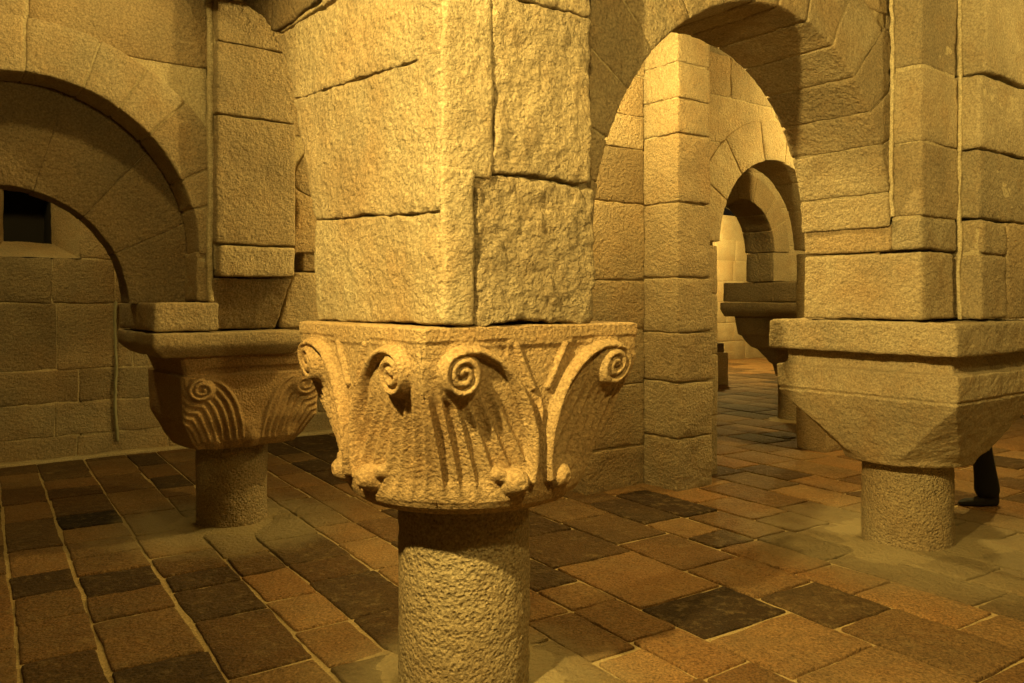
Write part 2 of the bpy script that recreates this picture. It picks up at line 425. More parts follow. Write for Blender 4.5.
# nearest, carved with volutes and fans
t = thing('column', 'nearest column, pitted shaft under a capital carved with spiral volutes and ribbed fans', 'column', tuple(CC), None)
capital(t, ab2w((-.002, .014, 0)), .45, ([0, .06, .1, .5, .85, .94, .98, 1], [.468, .468, .466, .461, .447, .436, .422, .40]), .605, 1.362, relief_fan, [M_CARV], ns=230, nv=300, seed=11,
        kfun=lambda v: smin01((v-.1)/1.05)*.35 + .65*np.clip((v-.12)/.83, 0, 1), tint=(.35, 1.0, .5, 1), under=.25, amp=.0019)
shaft(t, CC, .245, .76, 3, res=.008, amp=.005)

# left, further back
t = thing('column', 'column further back on the left, twin scrolls on its capital, below the low arch', 'column', tuple(LC), None)
lc = ab2w((2.78, -.09, 0))
capital(t, lc, .37, ([0, .17, .2, .22, .7, .93, 1], [.44, .405, .40, .425, .415, .39, .36]), .56, 1.12, relief_scroll, [M_CARV], ns=120, nv=150, seed=21,
        kfun=lambda v: smin01((v-.62)/.42)*.5, plainf=(3, 1), tint=(.65, .8, .5, 1), under=.225)
shaft(t, LC, .222, .59, 5, res=.014, amp=.004, val=.9)
mb = MB()
def slab(mb, a0, a1, b0, b1, z0, z1, bev, tint, zmid=None, **k):
    """abacus: vertical edge above, chamfered underneath"""
    zm = z0 + (z1-z0)*.45 if zmid is None else zmid
    def mp(q):
        ins = bev*np.clip(1-q[:, 2]/.45, 0, 1)
        ca, cb = .5*(a0+a1), .5*(b0+b1); ha, hb = .5*(a1-a0), .5*(b1-b0)
        return np.stack([ca + (q[:, 0]*2-1)*(ha-ins), cb + (q[:, 1]*2-1)*(hb-ins), z0+(z1-z0)*q[:, 2]], 1)
    stone(mb, mp, (a1-a0, b1-b0, z1-z0), tint=tint, gap=.001, **k)
slab(mb, 2.255, 3.2, -.60, .31, 1.115, 1.262, .07, (.5, .85, .4, 1), res=.025, r=.014, amp=.004)
mb.build('abacus', [M_SMOOTH], loc=tuple(LC), parent=t)

# right, plain cushion capital
t = thing('column', 'column on the right with a plain chamfered cushion capital under a thick square slab', 'column', tuple(RC), None)
rc0 = ab2w((-.07, 3.12, 0))
capital(t, rc0, .55, ([0, .12, .155, .17, .37, .38, .39, .402, .6, 1], [.49, .49, .50, .535, .532, .522, .522, .528, .475, .36]), .64, 1.165, None, [M_SMOOTH], ns=90, nv=110, seed=31,
        kfun=lambda v: .9*smin01((v-.90)/.10), octo=([0, .12, .17, .42, 1], [.69, .69, .752, .742, .335]), tint=(.2, 1.02, .6, 1), under=.24, amp=.005)
shaft(t, RC, .246, .53, 7, res=.012, amp=.0045, bulge=1)
mb = MB()
slab(mb, -.635, .47, 2.5, 3.70, 1.158, 1.335, .0, (.25, 1.0, .5, 1), res=.022, r=.016, amp=.006)
mb.build('abacus', [M_ST], loc=tuple(RC), parent=t)

# far, seen through the arches
t = thing('column', 'distant dim column seen through the middle arch, with a stepped capital under two stacked slabs', 'column', tuple(FC), None)
fcn = ab2w((3.25, 6.9, 0))
capital(t, fcn, .5, ([0, .33, .35, .55, .57, .8, .82, 1], [.53, .50, .47, .40, .36, .30, .27, .24]), .72, 1.27, None, [M_SMOOTH], ns=30, nv=60, seed=41,
        kfun=lambda v: smin01((v-.4)/.5)*.9, tint=(.6, .8, .5, 1), under=.2)
shaft(t, FC, .22, .56, 9, res=.03, amp=.003)
mb = MB(); slab(mb, 2.65, 3.87, 6.28, 7.5, 1.25, 1.42, .04, (.6, .8, .5, 1), res=.06); mb.build('abacus', [M_SMOOTH], loc=tuple(FC), parent=t)

# ------------------------------------------------------------------ arches
class Arch:
    def __init__(s, tc, rh, zs, rv, tilt=0.): s.tc, s.rh, s.zs, s.rv, s.tilt = tc, rh, zs, rv, tilt
    def pt(s, th, d): return s.tc + (s.rh+d)*np.cos(th), s.zs + s.tilt*np.cos(th) + (s.rv+d)*np.sin(th)
    def edge(s, z, d, side):
        k = np.clip((z-s.zs-side*s.tilt*.6)/(s.rv+d), -1, 1); k = np.maximum(k, 0)
        return s.tc + side*(s.rh+d)*np.sqrt(np.maximum(0, 1-k*k))
def swapmap(axis, f):
    """f gives (t, z, n); axis 'b': wall runs along b (n = a); axis 'a': wall runs along a (n = b)"""
    if axis == 'b': return lambda q: (lambda r: np.stack([r[2], r[0], r[1]], 1))(f(q))
    return lambda q: (lambda r: np.stack([r[0], r[2], r[1]], 1))(f(q))
def ring(mb, axis, A_, d, n0, n1, nst, clip=(-99, 99), gap=.004, res=.04, th0=0., th1=math.pi, tints=None, amp=.005, zc=ZTOP, dj=.0, flip=False):
    ths = [th0 + (th1-th0)*i/nst for i in range(nst+1)]
    ths = [ths[0]] + [x + rnd.uniform(-.18, .18)*(th1-th0)/nst for x in ths[1:-1]] + [ths[-1]]
    for i in range(nst):
        dd = d + rnd.uniform(-dj, dj)
        def f(q, ta=ths[i], tb=ths[i+1], dd=dd):
            th = ta + (tb-ta)*q[:, 0]; t_, z_ = A_.pt(th, dd*q[:, 1])
            return np.clip(t_, *clip), np.minimum(z_, zc), n0+(n1-n0)*q[:, 2]
        L = (abs(ths[i+1]-ths[i])*(A_.rh+d*.5), dd, n1-n0)
        stone(mb, swapmap(axis, f), L, gap=gap, r=.012 if gap > .002 else .007, res=res, amp=amp, tint=tints(i) if tints else None, flipw=flip)
    def f(q):
        th = th0 + (th1-th0)*q[:, 0]; t_, z_ = A_.pt(th, .010 + (d-.02)*q[:, 1])
        return np.clip(t_, *clip), np.minimum(z_, zc), n0+.010+(n1-n0-.020)*q[:, 2]
    stone(mb, swapmap(axis, f), (math.pi*A_.rh, d, n1-n0), res=.12, r=.01, amp=0, tint=(.3, 1, .3, 1), mat=1, flipw=flip)
def spandrel(mb, axis, A_, d, n0, n1, t0, t1, z0, ztop=ZTOP, h=.33, res=.05, zl=None, flip=False):
    zs = [z0]
    while zs[-1] < ztop - h*1.3: zs.append(zs[-1] + h*rnd.uniform(.85, 1.15))
    zs.append(ztop)
    zmax = A_.zs + A_.rv + d
    zs = sorted(zs)
    for za, zb in zip(zs[:-1], zs[1:]):
        segs = []
        if za < zmax - .03:
            segs += [('L', t0, None), ('R', None, t1)]
        else:
            n = max(1, int((t1-t0)/.55)); e = [t0 + (t1-t0)*i/n + (rnd.uniform(-.08, .08) if 0 < i < n else 0) for i in range(n+1)]
            segs += [('F', e[i], e[i+1]) for i in range(n)]
        for kind, ta, tb in segs:
            if kind == 'L':
                w = A_.edge(np.array(za), d, -1) - t0
                if A_.edge(np.array(zb if zb < zmax else zmax-.001), d, -1) - t0 < .03 or w < .03: continue
                def f(q, za=za, zb=zb):
                    z_ = za+(zb-za)*q[:, 1]; te = A_.edge(z_, d, -1); return t0 + (te-t0)*q[:, 0], z_, n0+(n1-n0)*q[:, 2]
                nn = max(1, int(w/.6))
                for k in range(nn):
                    stone(mb, swapmap(axis, (lambda q, k=k, f=f, nn=nn: f(np.stack([(k+q[:, 0])/nn, q[:, 1], q[:, 2]], 1)))), (w/nn, zb-za, n1-n0), res=res, flipw=flip)
            elif kind == 'R':
                w = t1 - A_.edge(np.array(za), d, 1)
                if t1 - A_.edge(np.array(zb if zb < zmax else zmax-.001), d, 1) < .03 or w < .03: continue
                def f(q, za=za, zb=zb):
                    z_ = za+(zb-za)*q[:, 1]; te = A_.edge(z_, d, 1); return te + (t1-te)*q[:, 0], z_, n0+(n1-n0)*q[:, 2]
                nn = max(1, int(w/.6))
                for k in range(nn):
                    stone(mb, swapmap(axis, (lambda q, k=k, f=f, nn=nn: f(np.stack([(k+q[:, 0])/nn, q[:, 1], q[:, 2]], 1)))), (w/nn, zb-za, n1-n0), res=res, flipw=flip)
            else:
                def f(q, ta=ta, tb=tb, za=za, zb=zb): return ta+(tb-ta)*q[:, 0], za+(zb-za)*q[:, 1], n0+(n1-n0)*q[:, 2]
                stone(mb, swapmap(axis, f), (tb-ta, zb-za, n1-n0), res=res, flipw=flip)
    # mortar core: left, right of ring, and top band
    for side, tE in ((-1, t0), (1, t1)):
        def f(q, side=side, tE=tE):
            z_ = z0+.01+(min(zmax, ztop)-.02-z0)*q[:, 1]; te = A_.edge(z_, d-.02, side)
            tE2 = tE - side*.010
            te = np.where(side*(tE2-te) < 0, tE2, te)
            lo, hi = (tE2, te) if side < 0 else (te, tE2)
            return lo + (hi-lo)*q[:, 0], z_, n0+.010+(n1-n0-.020)*q[:, 2]
        stone(mb, swapmap(axis, f), (1, 1, n1-n0), res=.1, r=.01, amp=0, tint=(.3, 1, .3, 1), mat=1, flipw=flip)
    if ztop > zmax + .06:
        f = lambda q: (t0+.010+(t1-t0-.020)*q[:, 0], zmax-.02+(ztop-zmax)*q[:, 1], n0+.010+(n1-n0-.020)*q[:, 2])
        stone(mb, swapmap(axis, f), (t1-t0, ztop-zmax, n1-n0), res=.5, r=.01, amp=0, tint=(.3, 1, .3, 1), mat=1, flipw=flip)

# ---- middle arch, from the nearest pier to the right pier
A2 = Arch(1.425, 1.06, 1.75, 1.04, .09)
loc = tuple(ab2w((-.05, 1.42, 0)))
t = thing('arch', 'wide round stone arch springing from the nearest pier to the right-hand pier', 'arch', loc)
mb = MB(); dk = lambda i: (rnd.uniform(.2, .9), rnd.uniform(.72, 1.0), .6, 1)
ring(mb, 'b', A2, .42, -.30, .24, 15, clip=(.345, 2.497), res=.028, tints=lambda i: (rnd.uniform(.1, .5), rnd.uniform(.7, .85) if 2 < i < 4 else rnd.uniform(.9, 1.08), .6, 1), dj=.05)
mb.build('voussoirs', STONE, loc=loc, parent=t)
mb = MB(); spandrel(mb, 'b', A2, .38, -.285, .23, .345, 2.497, 2.0, res=.05)
mb.build('spandrel_wall', STONE, loc=loc, parent=t)

# ---- nearest pier on the carved capital, and the arch springing off its far side
def ac(z):   # edge of the arch that leaves this pier towards the left column
    return np.interp(z, [1.3, 1.75, 2.0, 2.15, 2.35, 2.5, 2.6, 2.72, 2.87], [.455, .50, .575, .645, .74, .83, .94, 1.08, 1.34])
loc = tuple(ab2w((0, 0, 1.372)))
t = thing('pier', 'nearest rough-blocked pier standing on the volute-carved capital, in the centre of the view', 'pier', loc)
mb = MB()
zj = [(1.372, 1.372), (1.72, 1.765), (2.20, 2.29), (2.555, 2.60)]
hues = [(.25, 1.0), (.2, .95), (.35, .98)]
for i in range(3):
    (za, zb), (zc_, zd) = zj[i], zj[i+1]
    a_n = -.440
    def f(q, za=za, zb=zb, zc_=zc_, zd=zd):
        zlo = za + (zb-za)*q[:, 0]; zhi = zc_ + (zd-zc_)*q[:, 0]; z_ = zlo + (zhi-zlo)*q[:, 2]
        a_ = a_n + (ac(z_)-a_n)*q[:, 0]; return np.stack([a_, -.405 + (.125)*q[:, 1], z_], 1)
    stone(mb, f, (1.05, .12, zc_-za), res=.014, amp=.007, r=.009, gap=.001, tint=(hues[i][0], hues[i][1], .55, 1))
# upper stones of the left face
def f(q):
    z_ = 2.56 + .3*q[:, 2]; a_ = -.440 + .888*q[:, 0]; return np.stack([a_, -.405+.125*q[:, 1], z_ + .03*q[:, 0]], 1)
stone(mb, f, (.9, .12, .3), res=.018, amp=.007, tint=(.3, .98, .5, 1))
bstone(mb, -.44, .455, -.405, -.28, 2.88, ZTOP, res=.04)
bcore(mb, -.43, .44, -.385, .2, 1.38, ZTOP)
# rough block face to the right
bstone(mb, -.452, .0, -.280, .238, 1.372, 1.845, res=.012, amp=.013, r=.014, gap=.001, tint=(.42, 1.0, .95, 1))
bstone(mb, -.449, .0, -.208, .215, 1.85, 2.43, res=.013, amp=.010, r=.012, gap=.001, tint=(.38, 1.0, .8, 1))
bstone(mb, -.447, .0, -.21, .215, 2.435, 2.95, res=.018, amp=.008, gap=.002, tint=(.45, 1.0, .7, 1))
bstone(mb, -.435, .0, -.21, .215, 2.955, ZTOP, res=.04)
# plastered strip between the two faces
bstone(mb, -.455, -.3, -.400, -.283, 1.374, 1.86, res=.014, amp=.005, r=.014, gap=0, tint=(.15, 1.0, .3, 1))
bstone(mb, -.448, -.3, -.402, -.205, 1.83, 2.45, res=.016, amp=.006, r=.02, gap=0, tint=(.2, 1.0, .3, 1))
bstone(mb, -.448, -.3, -.402, -.205, 2.43, 3.2, res=.02, amp=.006, r=.02, gap=0, tint=(.2, 1.0, .3, 1))
bstone(mb, -.425, -.2, -.30, -.19, 2.70, ZTOP, res=.03, gap=0, tint=(.2, 1.0, .3, 1))
# back and right cheeks
stack(mb, (.05, .45, -.27, .33), [1.376, 1.72, 2.05, 2.45, 2.85, 3.2, ZTOP], res=.06)
stack(mb, (-.30, .235, .222, .34), [1.376, 1.6, 1.95, 2.3, 2.7, 3.1, ZTOP], res=.04)
mb.build('masonry', STONE, loc=loc, parent=t)

loc = tuple(ab2w((1.4, -.15, 0)))
t = thing('arch', 'steep stone arch leaving the nearest pier at upper left, its end stone darker', 'arch', loc)
mb = MB()
def zc1(a): return np.interp(a, [.44, .6, .72, .83, .94, 1.08, 1.34, 1.6, 1.9, 2.3], [2.0, 2.05, 2.3, 2.5, 2.6, 2.72, 2.87, 3.0, 3.12, 3.22])
aj = [.46, 1.0, 1.35, 1.7, 2.0, 2.27]
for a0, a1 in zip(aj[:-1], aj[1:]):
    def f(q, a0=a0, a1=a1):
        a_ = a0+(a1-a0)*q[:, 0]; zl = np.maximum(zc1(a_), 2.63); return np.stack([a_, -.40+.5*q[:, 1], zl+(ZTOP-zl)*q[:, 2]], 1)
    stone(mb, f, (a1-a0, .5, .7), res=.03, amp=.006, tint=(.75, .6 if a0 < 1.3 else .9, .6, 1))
def f(q):
    a_ = .48+1.77*q[:, 0]; zl = np.maximum(zc1(a_), 2.6)+.02; return np.stack([a_, -.38+.46*q[:, 1], zl+(ZTOP-zl)*q[:, 2]], 1)
stone(mb, f, (1.8, .46, .7), res=.15, r=.01, amp=0, tint=(.3, 1, .3, 1), mat=1)
# soffit stones behind the visible face of the pier's springer
for za, zb in ((1.372, 1.72), (1.72, 2.2), (2.2, 2.6)):
    def f(q, za=za, zb=zb):
        z_ = za+(zb-za)*q[:, 2]; return np.stack([.46+(ac(z_)-.46)*q[:, 0]*.99+.001, -.275+.37*q[:, 1], z_], 1)
    if za > 1.7: stone(mb, f, (.3, .37, zb-za), res=.05)
mb.build('voussoirs', STONE, loc=loc, parent=t)

# ---- right pier
loc = tuple(ab2w((-.07, 3.1, 1.335)))
t = thing('pier', 'right-hand stepped pier with brightly lit vertical edges, standing on the thick square slab', 'pier', loc)
mb = MB()
bstone(mb, -.462, .235, 2.50, 2.86, 1.342, 1.705, res=.02, amp=.006, r=.016, tint=(.25, 1.02, .5, 1))
stack(mb, (-.30, .235, 2.50, 2.72), [1.71, 1.86], res=.03)
stack(mb, (-.462, -.28, 2.50, 2.905), [1.71, 1.885, 2.275, 2.665, 3.1, ZTOP], res=.022, r=.016, amp=.0065)
stack(mb, (-.575, .0, 2.905, 3.22), [1.342, 1.70, 1.885], res=.025, r=.016, amp=.0065)
stack(mb, (-.570, .0, 2.905, 3.6), [1.89, 2.265], res=.022, r=.016, amp=.0065)
stack(mb, (-.575, .0, 2.905, 3.6), [2.27, 2.67], res=.022, r=.016, amp=.0065)
stack(mb, (-.600, .0, 2.905, 3.6), [2.675, 3.2, ZTOP], res=.022, r=.016, amp=.0065)
bstone(mb, -.58, .0, 3.225, 3.6, 1.342, 1.885, res=.03)
stack(mb, (-.27, .235, 2.505, 3.5), [1.87, 2.1, 2.5, 2.9, 3.2, ZTOP], res=.08)
for (a_, b_, za, zb) in ((-.305, 2.497, 1.9, ZTOP), (-.468, 2.905, 1.345, ZTOP)):
    bstone(mb, a_-.009, a_+.012, b_-.009, b_+.012, za, zb, res=.02, r=.008, amp=.007, gap=0, mat=1, tint=(0, 1.15, .4, 1))
bstone(mb, .0, .235, 2.865, 3.55, 1.342, 1.705, res=.06)
mb.build('masonry', STONE, loc=loc, parent=t)

# ---- left pier above its capital
loc = tuple(ab2w((2.7, -.1, 1.262)))
t = thing('pier', 'left pier of dressed blocks beside the low arch, one block jutting over a dark undercut', 'pier', loc)
mb = MB()
zz = [1.78, 2.54, 2.97, ZTOP]
for i in range(3): bstone(mb, 2.28, 2.6, -.245, .245, zz[i], zz[i+1], res=.022, amp=.005, r=.012, tint=(.45, .9+.04*i, .35, 1))
bstone(mb, 2.265, 2.6, -.235, .235, 1.585, 1.775, res=.02, amp=.005, r=.016, tint=(.25, 1.1, .4, 1))
def f(q):
    z_ = 1.268+.315*q[:, 2]; k = (1-q[:, 2])**.8
    hw = .24 - .015*k
    return np.stack([2.29+.17*k + (2.6-2.29-.17*k)*q[:, 0], -.01 + (q[:, 1]*2-1)*hw - .03*k, z_], 1)
stone(mb, f, (.3, .47, .32), res=.02, amp=.006, r=.016, tint=(.85, .8, .6, 1))
bstone(mb, 2.35, 2.40, -.268, -.235, 1.44, ZTOP, res=.02, r=.014, amp=.005, gap=0, mat=1, tint=(0, 1.1, .4, 1))
# springer stones to the right of it
def f(q):
    z_ = 1.268+.36*q[:, 2]; k = q[:, 2]
    lo = .20+.10*k**2; hi = .60-.06*k
    return np.stack([2.44+.3*q[:, 0], lo+(hi-lo)*q[:, 1], z_], 1)
stone(mb, f, (.3, .38, .36), res=.02, amp=.008, r=.02, tint=(.45, 1.05, .5, 1))
bstone(mb, 2.47, 2.8, .36, .66, 1.635, 1.80, res=.03, tint=(1, .7, .5, 1))
# block with a canted corner carrying the low arch
def f(q):
    return np.stack([2.285+.93*q[:, 0], -.59+.37*q[:, 1], 1.266+.17*q[:, 2]], 1)
stone(mb, f, (.93, .37, .17), res=.025, amp=.005, r=.016, tint=(.35, .95, .4, 1))
bstone(mb, 2.62, 3.1, -.2, .3, 1.27, ZTOP, res=.1)
bcore(mb, 2.33, 2.9, -.25, .235, 1.62, ZTOP)
stack(mb, (2.385, 2.85, -.33, -.25), [1.44, 1.74], res=.02)
mb.build('masonry', STONE, loc=loc, parent=t)

# ---- low arch on the left, two orders
A3 = Arch(-1.19, .875, 1.72, .92); A3b = Arch(-1.30, .66, 1.43, .65)
loc = tuple(ab2w((2.6, -1.2, 0)))
t = thing('arch', 'low double-ringed arch on the left with a dark soffit, framing the window slit', 'arch', loc)
mb = MB(); ring(mb, 'b', A3, .30, 2.38, 2.66, 12, clip=(-2.5, -.25), res=.03, tints=lambda i: (rnd.uniform(.1, .5), rnd.uniform(.9, 1.05), .3, 1))
mb.build('outer_voussoirs', STONE, loc=loc, parent=t)
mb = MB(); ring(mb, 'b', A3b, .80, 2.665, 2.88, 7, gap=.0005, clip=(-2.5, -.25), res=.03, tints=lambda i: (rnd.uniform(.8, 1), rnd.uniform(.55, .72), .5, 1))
mb.build('inner_voussoirs', STONE, loc=loc, parent=t)
mb = MB(); spandrel(mb, 'b', A3, .28, 2.39, 2.8, -2.9, -.25, 1.6, res=.05, h=.42)
stack(mb, (2.42, 2.85, -2.9, -2.0), [0, .4, .8, 1.2, 1.6], res=.08)
mb.build('spandrel_wall', STONE, loc=loc, parent=t)

# ---- arch from the left pier behind the nearest pier
A4 = Arch(1.42, .9, 1.75, .85)
loc = tuple(ab2w((2.65, 1.4, 0)))
t = thing('arch', 'arch mostly hidden behind the nearest pier, its first stones showing right of the left pier', 'arch', loc)
mb = MB(); ring(mb, 'b', A4, .35, 2.45, 2.8, 10, clip=(.30, 2.35), res=.06)
mb.build('voussoirs', STONE, loc=loc, parent=t)
mb = MB(); spandrel(mb, 'b', A4, .33, 2.46, 2.79, .25, 2.35, 1.8, res=.08)
mb.build('spandrel_wall', STONE, loc=loc, parent=t)

# ---- middle pier, standing straight on the floor
loc = tuple(ab2w((1.9, 2.9, 0)))
t = thing('pier', 'tall stepped pier behind the middle arch, rising straight from the paving without a capital', 'pier', loc)
mb = MB()
zz = [-.01, .40, .825, 1.2, 1.62, 2.19, 2.71, 2.98, 3.25, ZTOP]
for i in range(9):
    w = .03 if i < 4 else 0
    val = 1.0 if i < 4 else .92
    bstone(mb, 1.586, 2.0, 2.95, 3.335+w, zz[i], zz[i+1], res=.03, amp=.008, r=.014, tint=(rnd.uniform(.2, .7), val, .8, 1))
bcore(mb, 1.6, 2.2, 2.96, 3.33, 0, ZTOP)
zz = [-.01, .32, .80, 1.22, 1.60, 2.2, 2.62, 2.88, 3.2, ZTOP]
for i in range(9):
    bstone(mb, 1.925, 2.45, 2.33, 2.95, zz[i], zz[i+1], res=.04, amp=.007, tint=(1.0 if i == 5 else rnd.uniform(.3, .8), .6 if i == 5 else .9, .6, 1))
bcore(mb, 1.93, 2.44, 2.34, 2.96, 0, ZTOP)
stack(mb, (2.0, 2.45, 2.95, 3.4), [0, .5, 1, 1.5, 2, 2.5, 3, ZTOP], res=.1)
mb.build('masonry', STONE, loc=loc, parent=t)

# ---- arch beyond, between the middle pier and the right
A5 = Arch(4.48, .76, 1.93, .75)
loc = tuple(ab2w((1.95, 4.5, 0)))
t = thing('arch', 'narrow arched opening beyond the middle pier, with pale upright stones above it', 'arch', loc)
mb = MB(); ring(mb, 'b', A5, .36, 1.80, 2.15, 7, clip=(3.37, 5.7), res=.045, tints=lambda i: (rnd.uniform(0, .3), rnd.uniform(.95, 1.1), .3, 1))
mb.build('voussoirs', STONE, loc=loc, parent=t)
mb = MB(); spandrel(mb, 'b', A5, .34, 1.81, 2.14, 3.34, 5.75, 1.9, h=.4, res=.06)
stack(mb, (1.81, 2.14, 3.34, 3.7), [0, .5, 1, 1.5, 1.9], res=.08)
stack(mb, (1.81, 2.14, 5.26, 5.75), [0, .5, 1, 1.5, 1.9], res=.08)
mb.build('spandrel_wall', STONE, loc=loc, parent=t)

# ---- far arch on the distant column
A6 = Arch(5.76, .54, 2.0, .56)
loc = tuple(ab2w((3.3, 5.8, 0)))
t = thing('arch', 'small dark arch furthest away, seen inside the narrow opening above the distant column', 'arch', loc)
mb = MB(); ring(mb, 'b', A6, .3, 3.10, 3.52, 7, clip=(4.6, 6.7), res=.06, tints=lambda i: (rnd.uniform(.4, .8), rnd.uniform(.8, .95), .3, 1))
mb.build('voussoirs', STONE, loc=loc, parent=t)
mb = MB(); spandrel(mb, 'b', A6, .28, 3.11, 3.5, 4.6, 7.5, 1.67, h=.42, res=.08)
stack(mb, (3.11, 3.5, 6.3, 7.5), [1.66, 2.0], res=.08)
stack(mb, (3.11, 3.5, 4.6, 5.2), [0, .4, .8, 1.2, 1.67, 2.0], res=.08)
mb.build('spandrel_wall', STONE, loc=loc, parent=t)
mb = MB(); bstone(mb, 2.67, 3.85, 6.31, 7.48, 1.425, 1.66, res=.06, tint=(.6, .8, .5, 1)); mb.build('impost', STONE, loc=loc, parent=t)

# ------------------------------------------------------------------ room shell
def wall_plane(name, axis, n0, n1, t0, t1, zs, hole=None, res=.07, tints=None, lens=(.55, 1.0), zj=None, amp=.006):
    """coursed wall running along `axis` at n0..n1; hole = (t0, t1, z0, z1) left open"""
    mb = MB()
    for za, zb in zip(zs[:-1], zs[1:]):
        e = [t0]
        while e[-1] < t1: e.append(e[-1] + rnd.uniform(*lens))
        e[-1] = t1
        for ta, tb in zip(e[:-1], e[1:]):
            if tb-ta < .05: continue
            parts = [(ta, tb)]
            if hole and za < hole[3]-.01 and zb > hole[2]+.01:
                parts = []
                if ta < hole[0]: parts.append((ta, min(tb, hole[0])))
                if tb > hole[1]: parts.append((max(ta, hole[1]), tb))
            for x0, x1 in parts:
                if x1-x0 < .04: continue
                f = lambda q: (x0+(x1-x0)*q[:, 0], za+(zb-za)*q[:, 1], n0+(n1-n0)*q[:, 2])
                stone(mb, swapmap(axis, f), (x1-x0, zb-za, n1-n0), res=res, amp=amp, r=.014, tint=tints() if tints else None)
    i = .010
    def core(x0, x1, za, zb):
        f = lambda q: (x0+(x1-x0)*q[:, 0], za+(zb-za)*q[:, 1], n0+i+(n1-n0-2*i)*q[:, 2])
        stone(mb, swapmap(axis, f), (x1-x0, zb-za, n1-n0), res=.5, amp=0, r=.01, mat=1, tint=(.3, 1, .3, 1))
    if hole:
        core(t0, hole[0]-i, zs[0], zs[-1]); core(hole[1]+i, t1, zs[0], zs[-1]); core(hole[0]-i, hole[1]+i, zs[0], hole[2]-i); core(hole[0]-i, hole[1]+i, hole[3]+i, zs[-1])
    else: core(t0, t1, zs[0], zs[-1])
    return struct(mb.build(name, STONE))
wt = lambda: (rnd.uniform(.2, .7), rnd.uniform(.7, 1.0), .6, 1)
HB0, HB1, HZ0, HZ1 = -1.10, -.42, 1.83, 2.55
wall_plane('wall_back', 'b', 5.75, 6.2, -5.0, 4.6, [-.01, .22, .52, .82, 1.42, 1.83, 2.19, 2.55, 3.0, ZTOP], hole=(HB0, HB1, HZ0, HZ1), res=.06, tints=wt, lens=(.45, .8), amp=.009)
wall_plane('wall_far', 'b', 10.0, 10.4, 4.4, 16.0, [-.01, .45, .9, 1.4, 1.9, 2.4, 2.9, ZTOP], res=.15, tints=lambda: (rnd.uniform(0, .3), rnd.uniform(.95, 1.1), .3, 1))
wall_plane('wall_side', 'a', 4.3, 4.6, 6.2, 10.0, [-.01, .6, 1.2, 1.8, 2.4, 3.0, ZTOP], res=.2)
wall_plane('wall_left', 'a', -5.4, -5.0, -5.5, 6.2, [-.01, .6, 1.2, 1.8, 2.4, 3.0, ZTOP], res=.3)
wall_plane('wall_right', 'a', 16.0, 16.4, -5.5, 10.4, [-.01, .6, 1.2, 1.8, 2.4, 3.0, ZTOP], res=.3)
wall_plane('wall_front', 'b', -5.9, -5.5, -5.4, 16.4, [-.01, .6, 1.2, 1.8, 2.4, 3.0, ZTOP], res=.3)
# the slit window: splayed stone funnel, sloping sill, slot lined near-black for the night outside
mb = MB()
def quad(mb, pts, mat=0, tint=(.3, .95, .4, 1), n=14):
    p = [np.array(x, float) for x in pts]
    u, v = np.meshgrid(np.linspace(0, 1, n), np.linspace(0, 1, n), indexing='ij'); u = u.ravel()[:, None]; v = v.ravel()[:, None]
    V = (p[0]*(1-u)+p[1]*u)*(1-v) + (p[3]*(1-u)+p[2]*u)*v
    W = ab2w(V); W = W + rough(W, .006, 77)
    i, j = np.meshgrid(np.arange(n-1), np.arange(n-1), indexing='ij'); k = (i*n+j).ravel()
    mb.add(W, np.stack([k, k+n, k+n+1, k+1], 1), tint, mat)
s0, s1, sz0, sz1, ad = -.98, -.60, 1.98, 2.53, 6.12
f0 = [(5.755, HB0, HZ0), (5.755, HB1, HZ0), (5.755, HB1, HZ1), (5.755, HB0, HZ1)]
f1 = [(ad, s0, sz0), (ad, s1, sz0), (ad, s1, sz1), (ad, s0, sz1)]
for i in range(4):
    j = (i+1) % 4; quad(mb, [f0[i], f0[j], f1[j], f1[i]])
g1 = [(ad+.5, p[1], p[2]) for p in f1]
for i in range(4):
    j = (i+1) % 4; quad(mb, [f1[i], f1[j], g1[j], g1[i]], mat=2)
quad(mb, g1, mat=2)
struct(mb.build('window_1', [M_SMOOTH, M_MORT, M_SLIT]))
# pale upright lime seam on the back wall
mb = MB()
def f(q):
    z_ = .13 + 1.31*q[:, 2]; c_ = -.135 + .004*np.sin(z_*9) + .03*np.clip(.5-z_, 0, 1)
    return np.stack([5.70+.06*q[:, 0], c_+.022*q[:, 1], z_], 1)
stone(mb, f, (.06, .022, 1.31), res=.02, r=.012, amp=.006, gap=0, tint=(.1, 1, .4, 1))
struct(mb.build('trim_1', [M_PIPE]))
# lime fillet where the back wall meets the floor
mb = MB()
stone(mb, lambda q: np.stack([5.66+.12*q[:, 0], -3+7*q[:, 1], -.01+.045*q[:, 2]], 1), (.12, 7, .045), res=.05, r=.02, amp=.008, gap=0, tint=(.3, .9, .6, 1))
struct(mb.build('baseboard_back', [M_MORT]))
# ceiling: shallow plastered stone vault shells over the arch tops
mb = MB(); n = 60
A_, B_ = np.meshgrid(np.linspace(-5.9, 10.4, n), np.linspace(-5.4, 16.4, n), indexing='ij')
Z_ = ZTOP + .03 + .45*np.abs(np.sin((A_+.1)*math.pi/2.85))*np.abs(np.sin(B_*math.pi/3.05))
V = ab2w(np.stack([A_.ravel(), B_.ravel(), Z_.ravel()], 1)); i, j = np.meshgrid(np.arange(n-1), np.arange(n-1), indexing='ij'); k = (i*n+j).ravel()
mb.add(V, np.stack([k, k+1, k+n+1, k+n], 1), (.4, .9, .6, 1)); V2 = V.copy(); V2[:, 2] = ZTOP + .75
mb.add(V2, np.stack([k, k+n, k+n+1, k+1], 1), (.4, .9, .6, 1))
struct(mb.build('ceiling', [M_CEIL]))

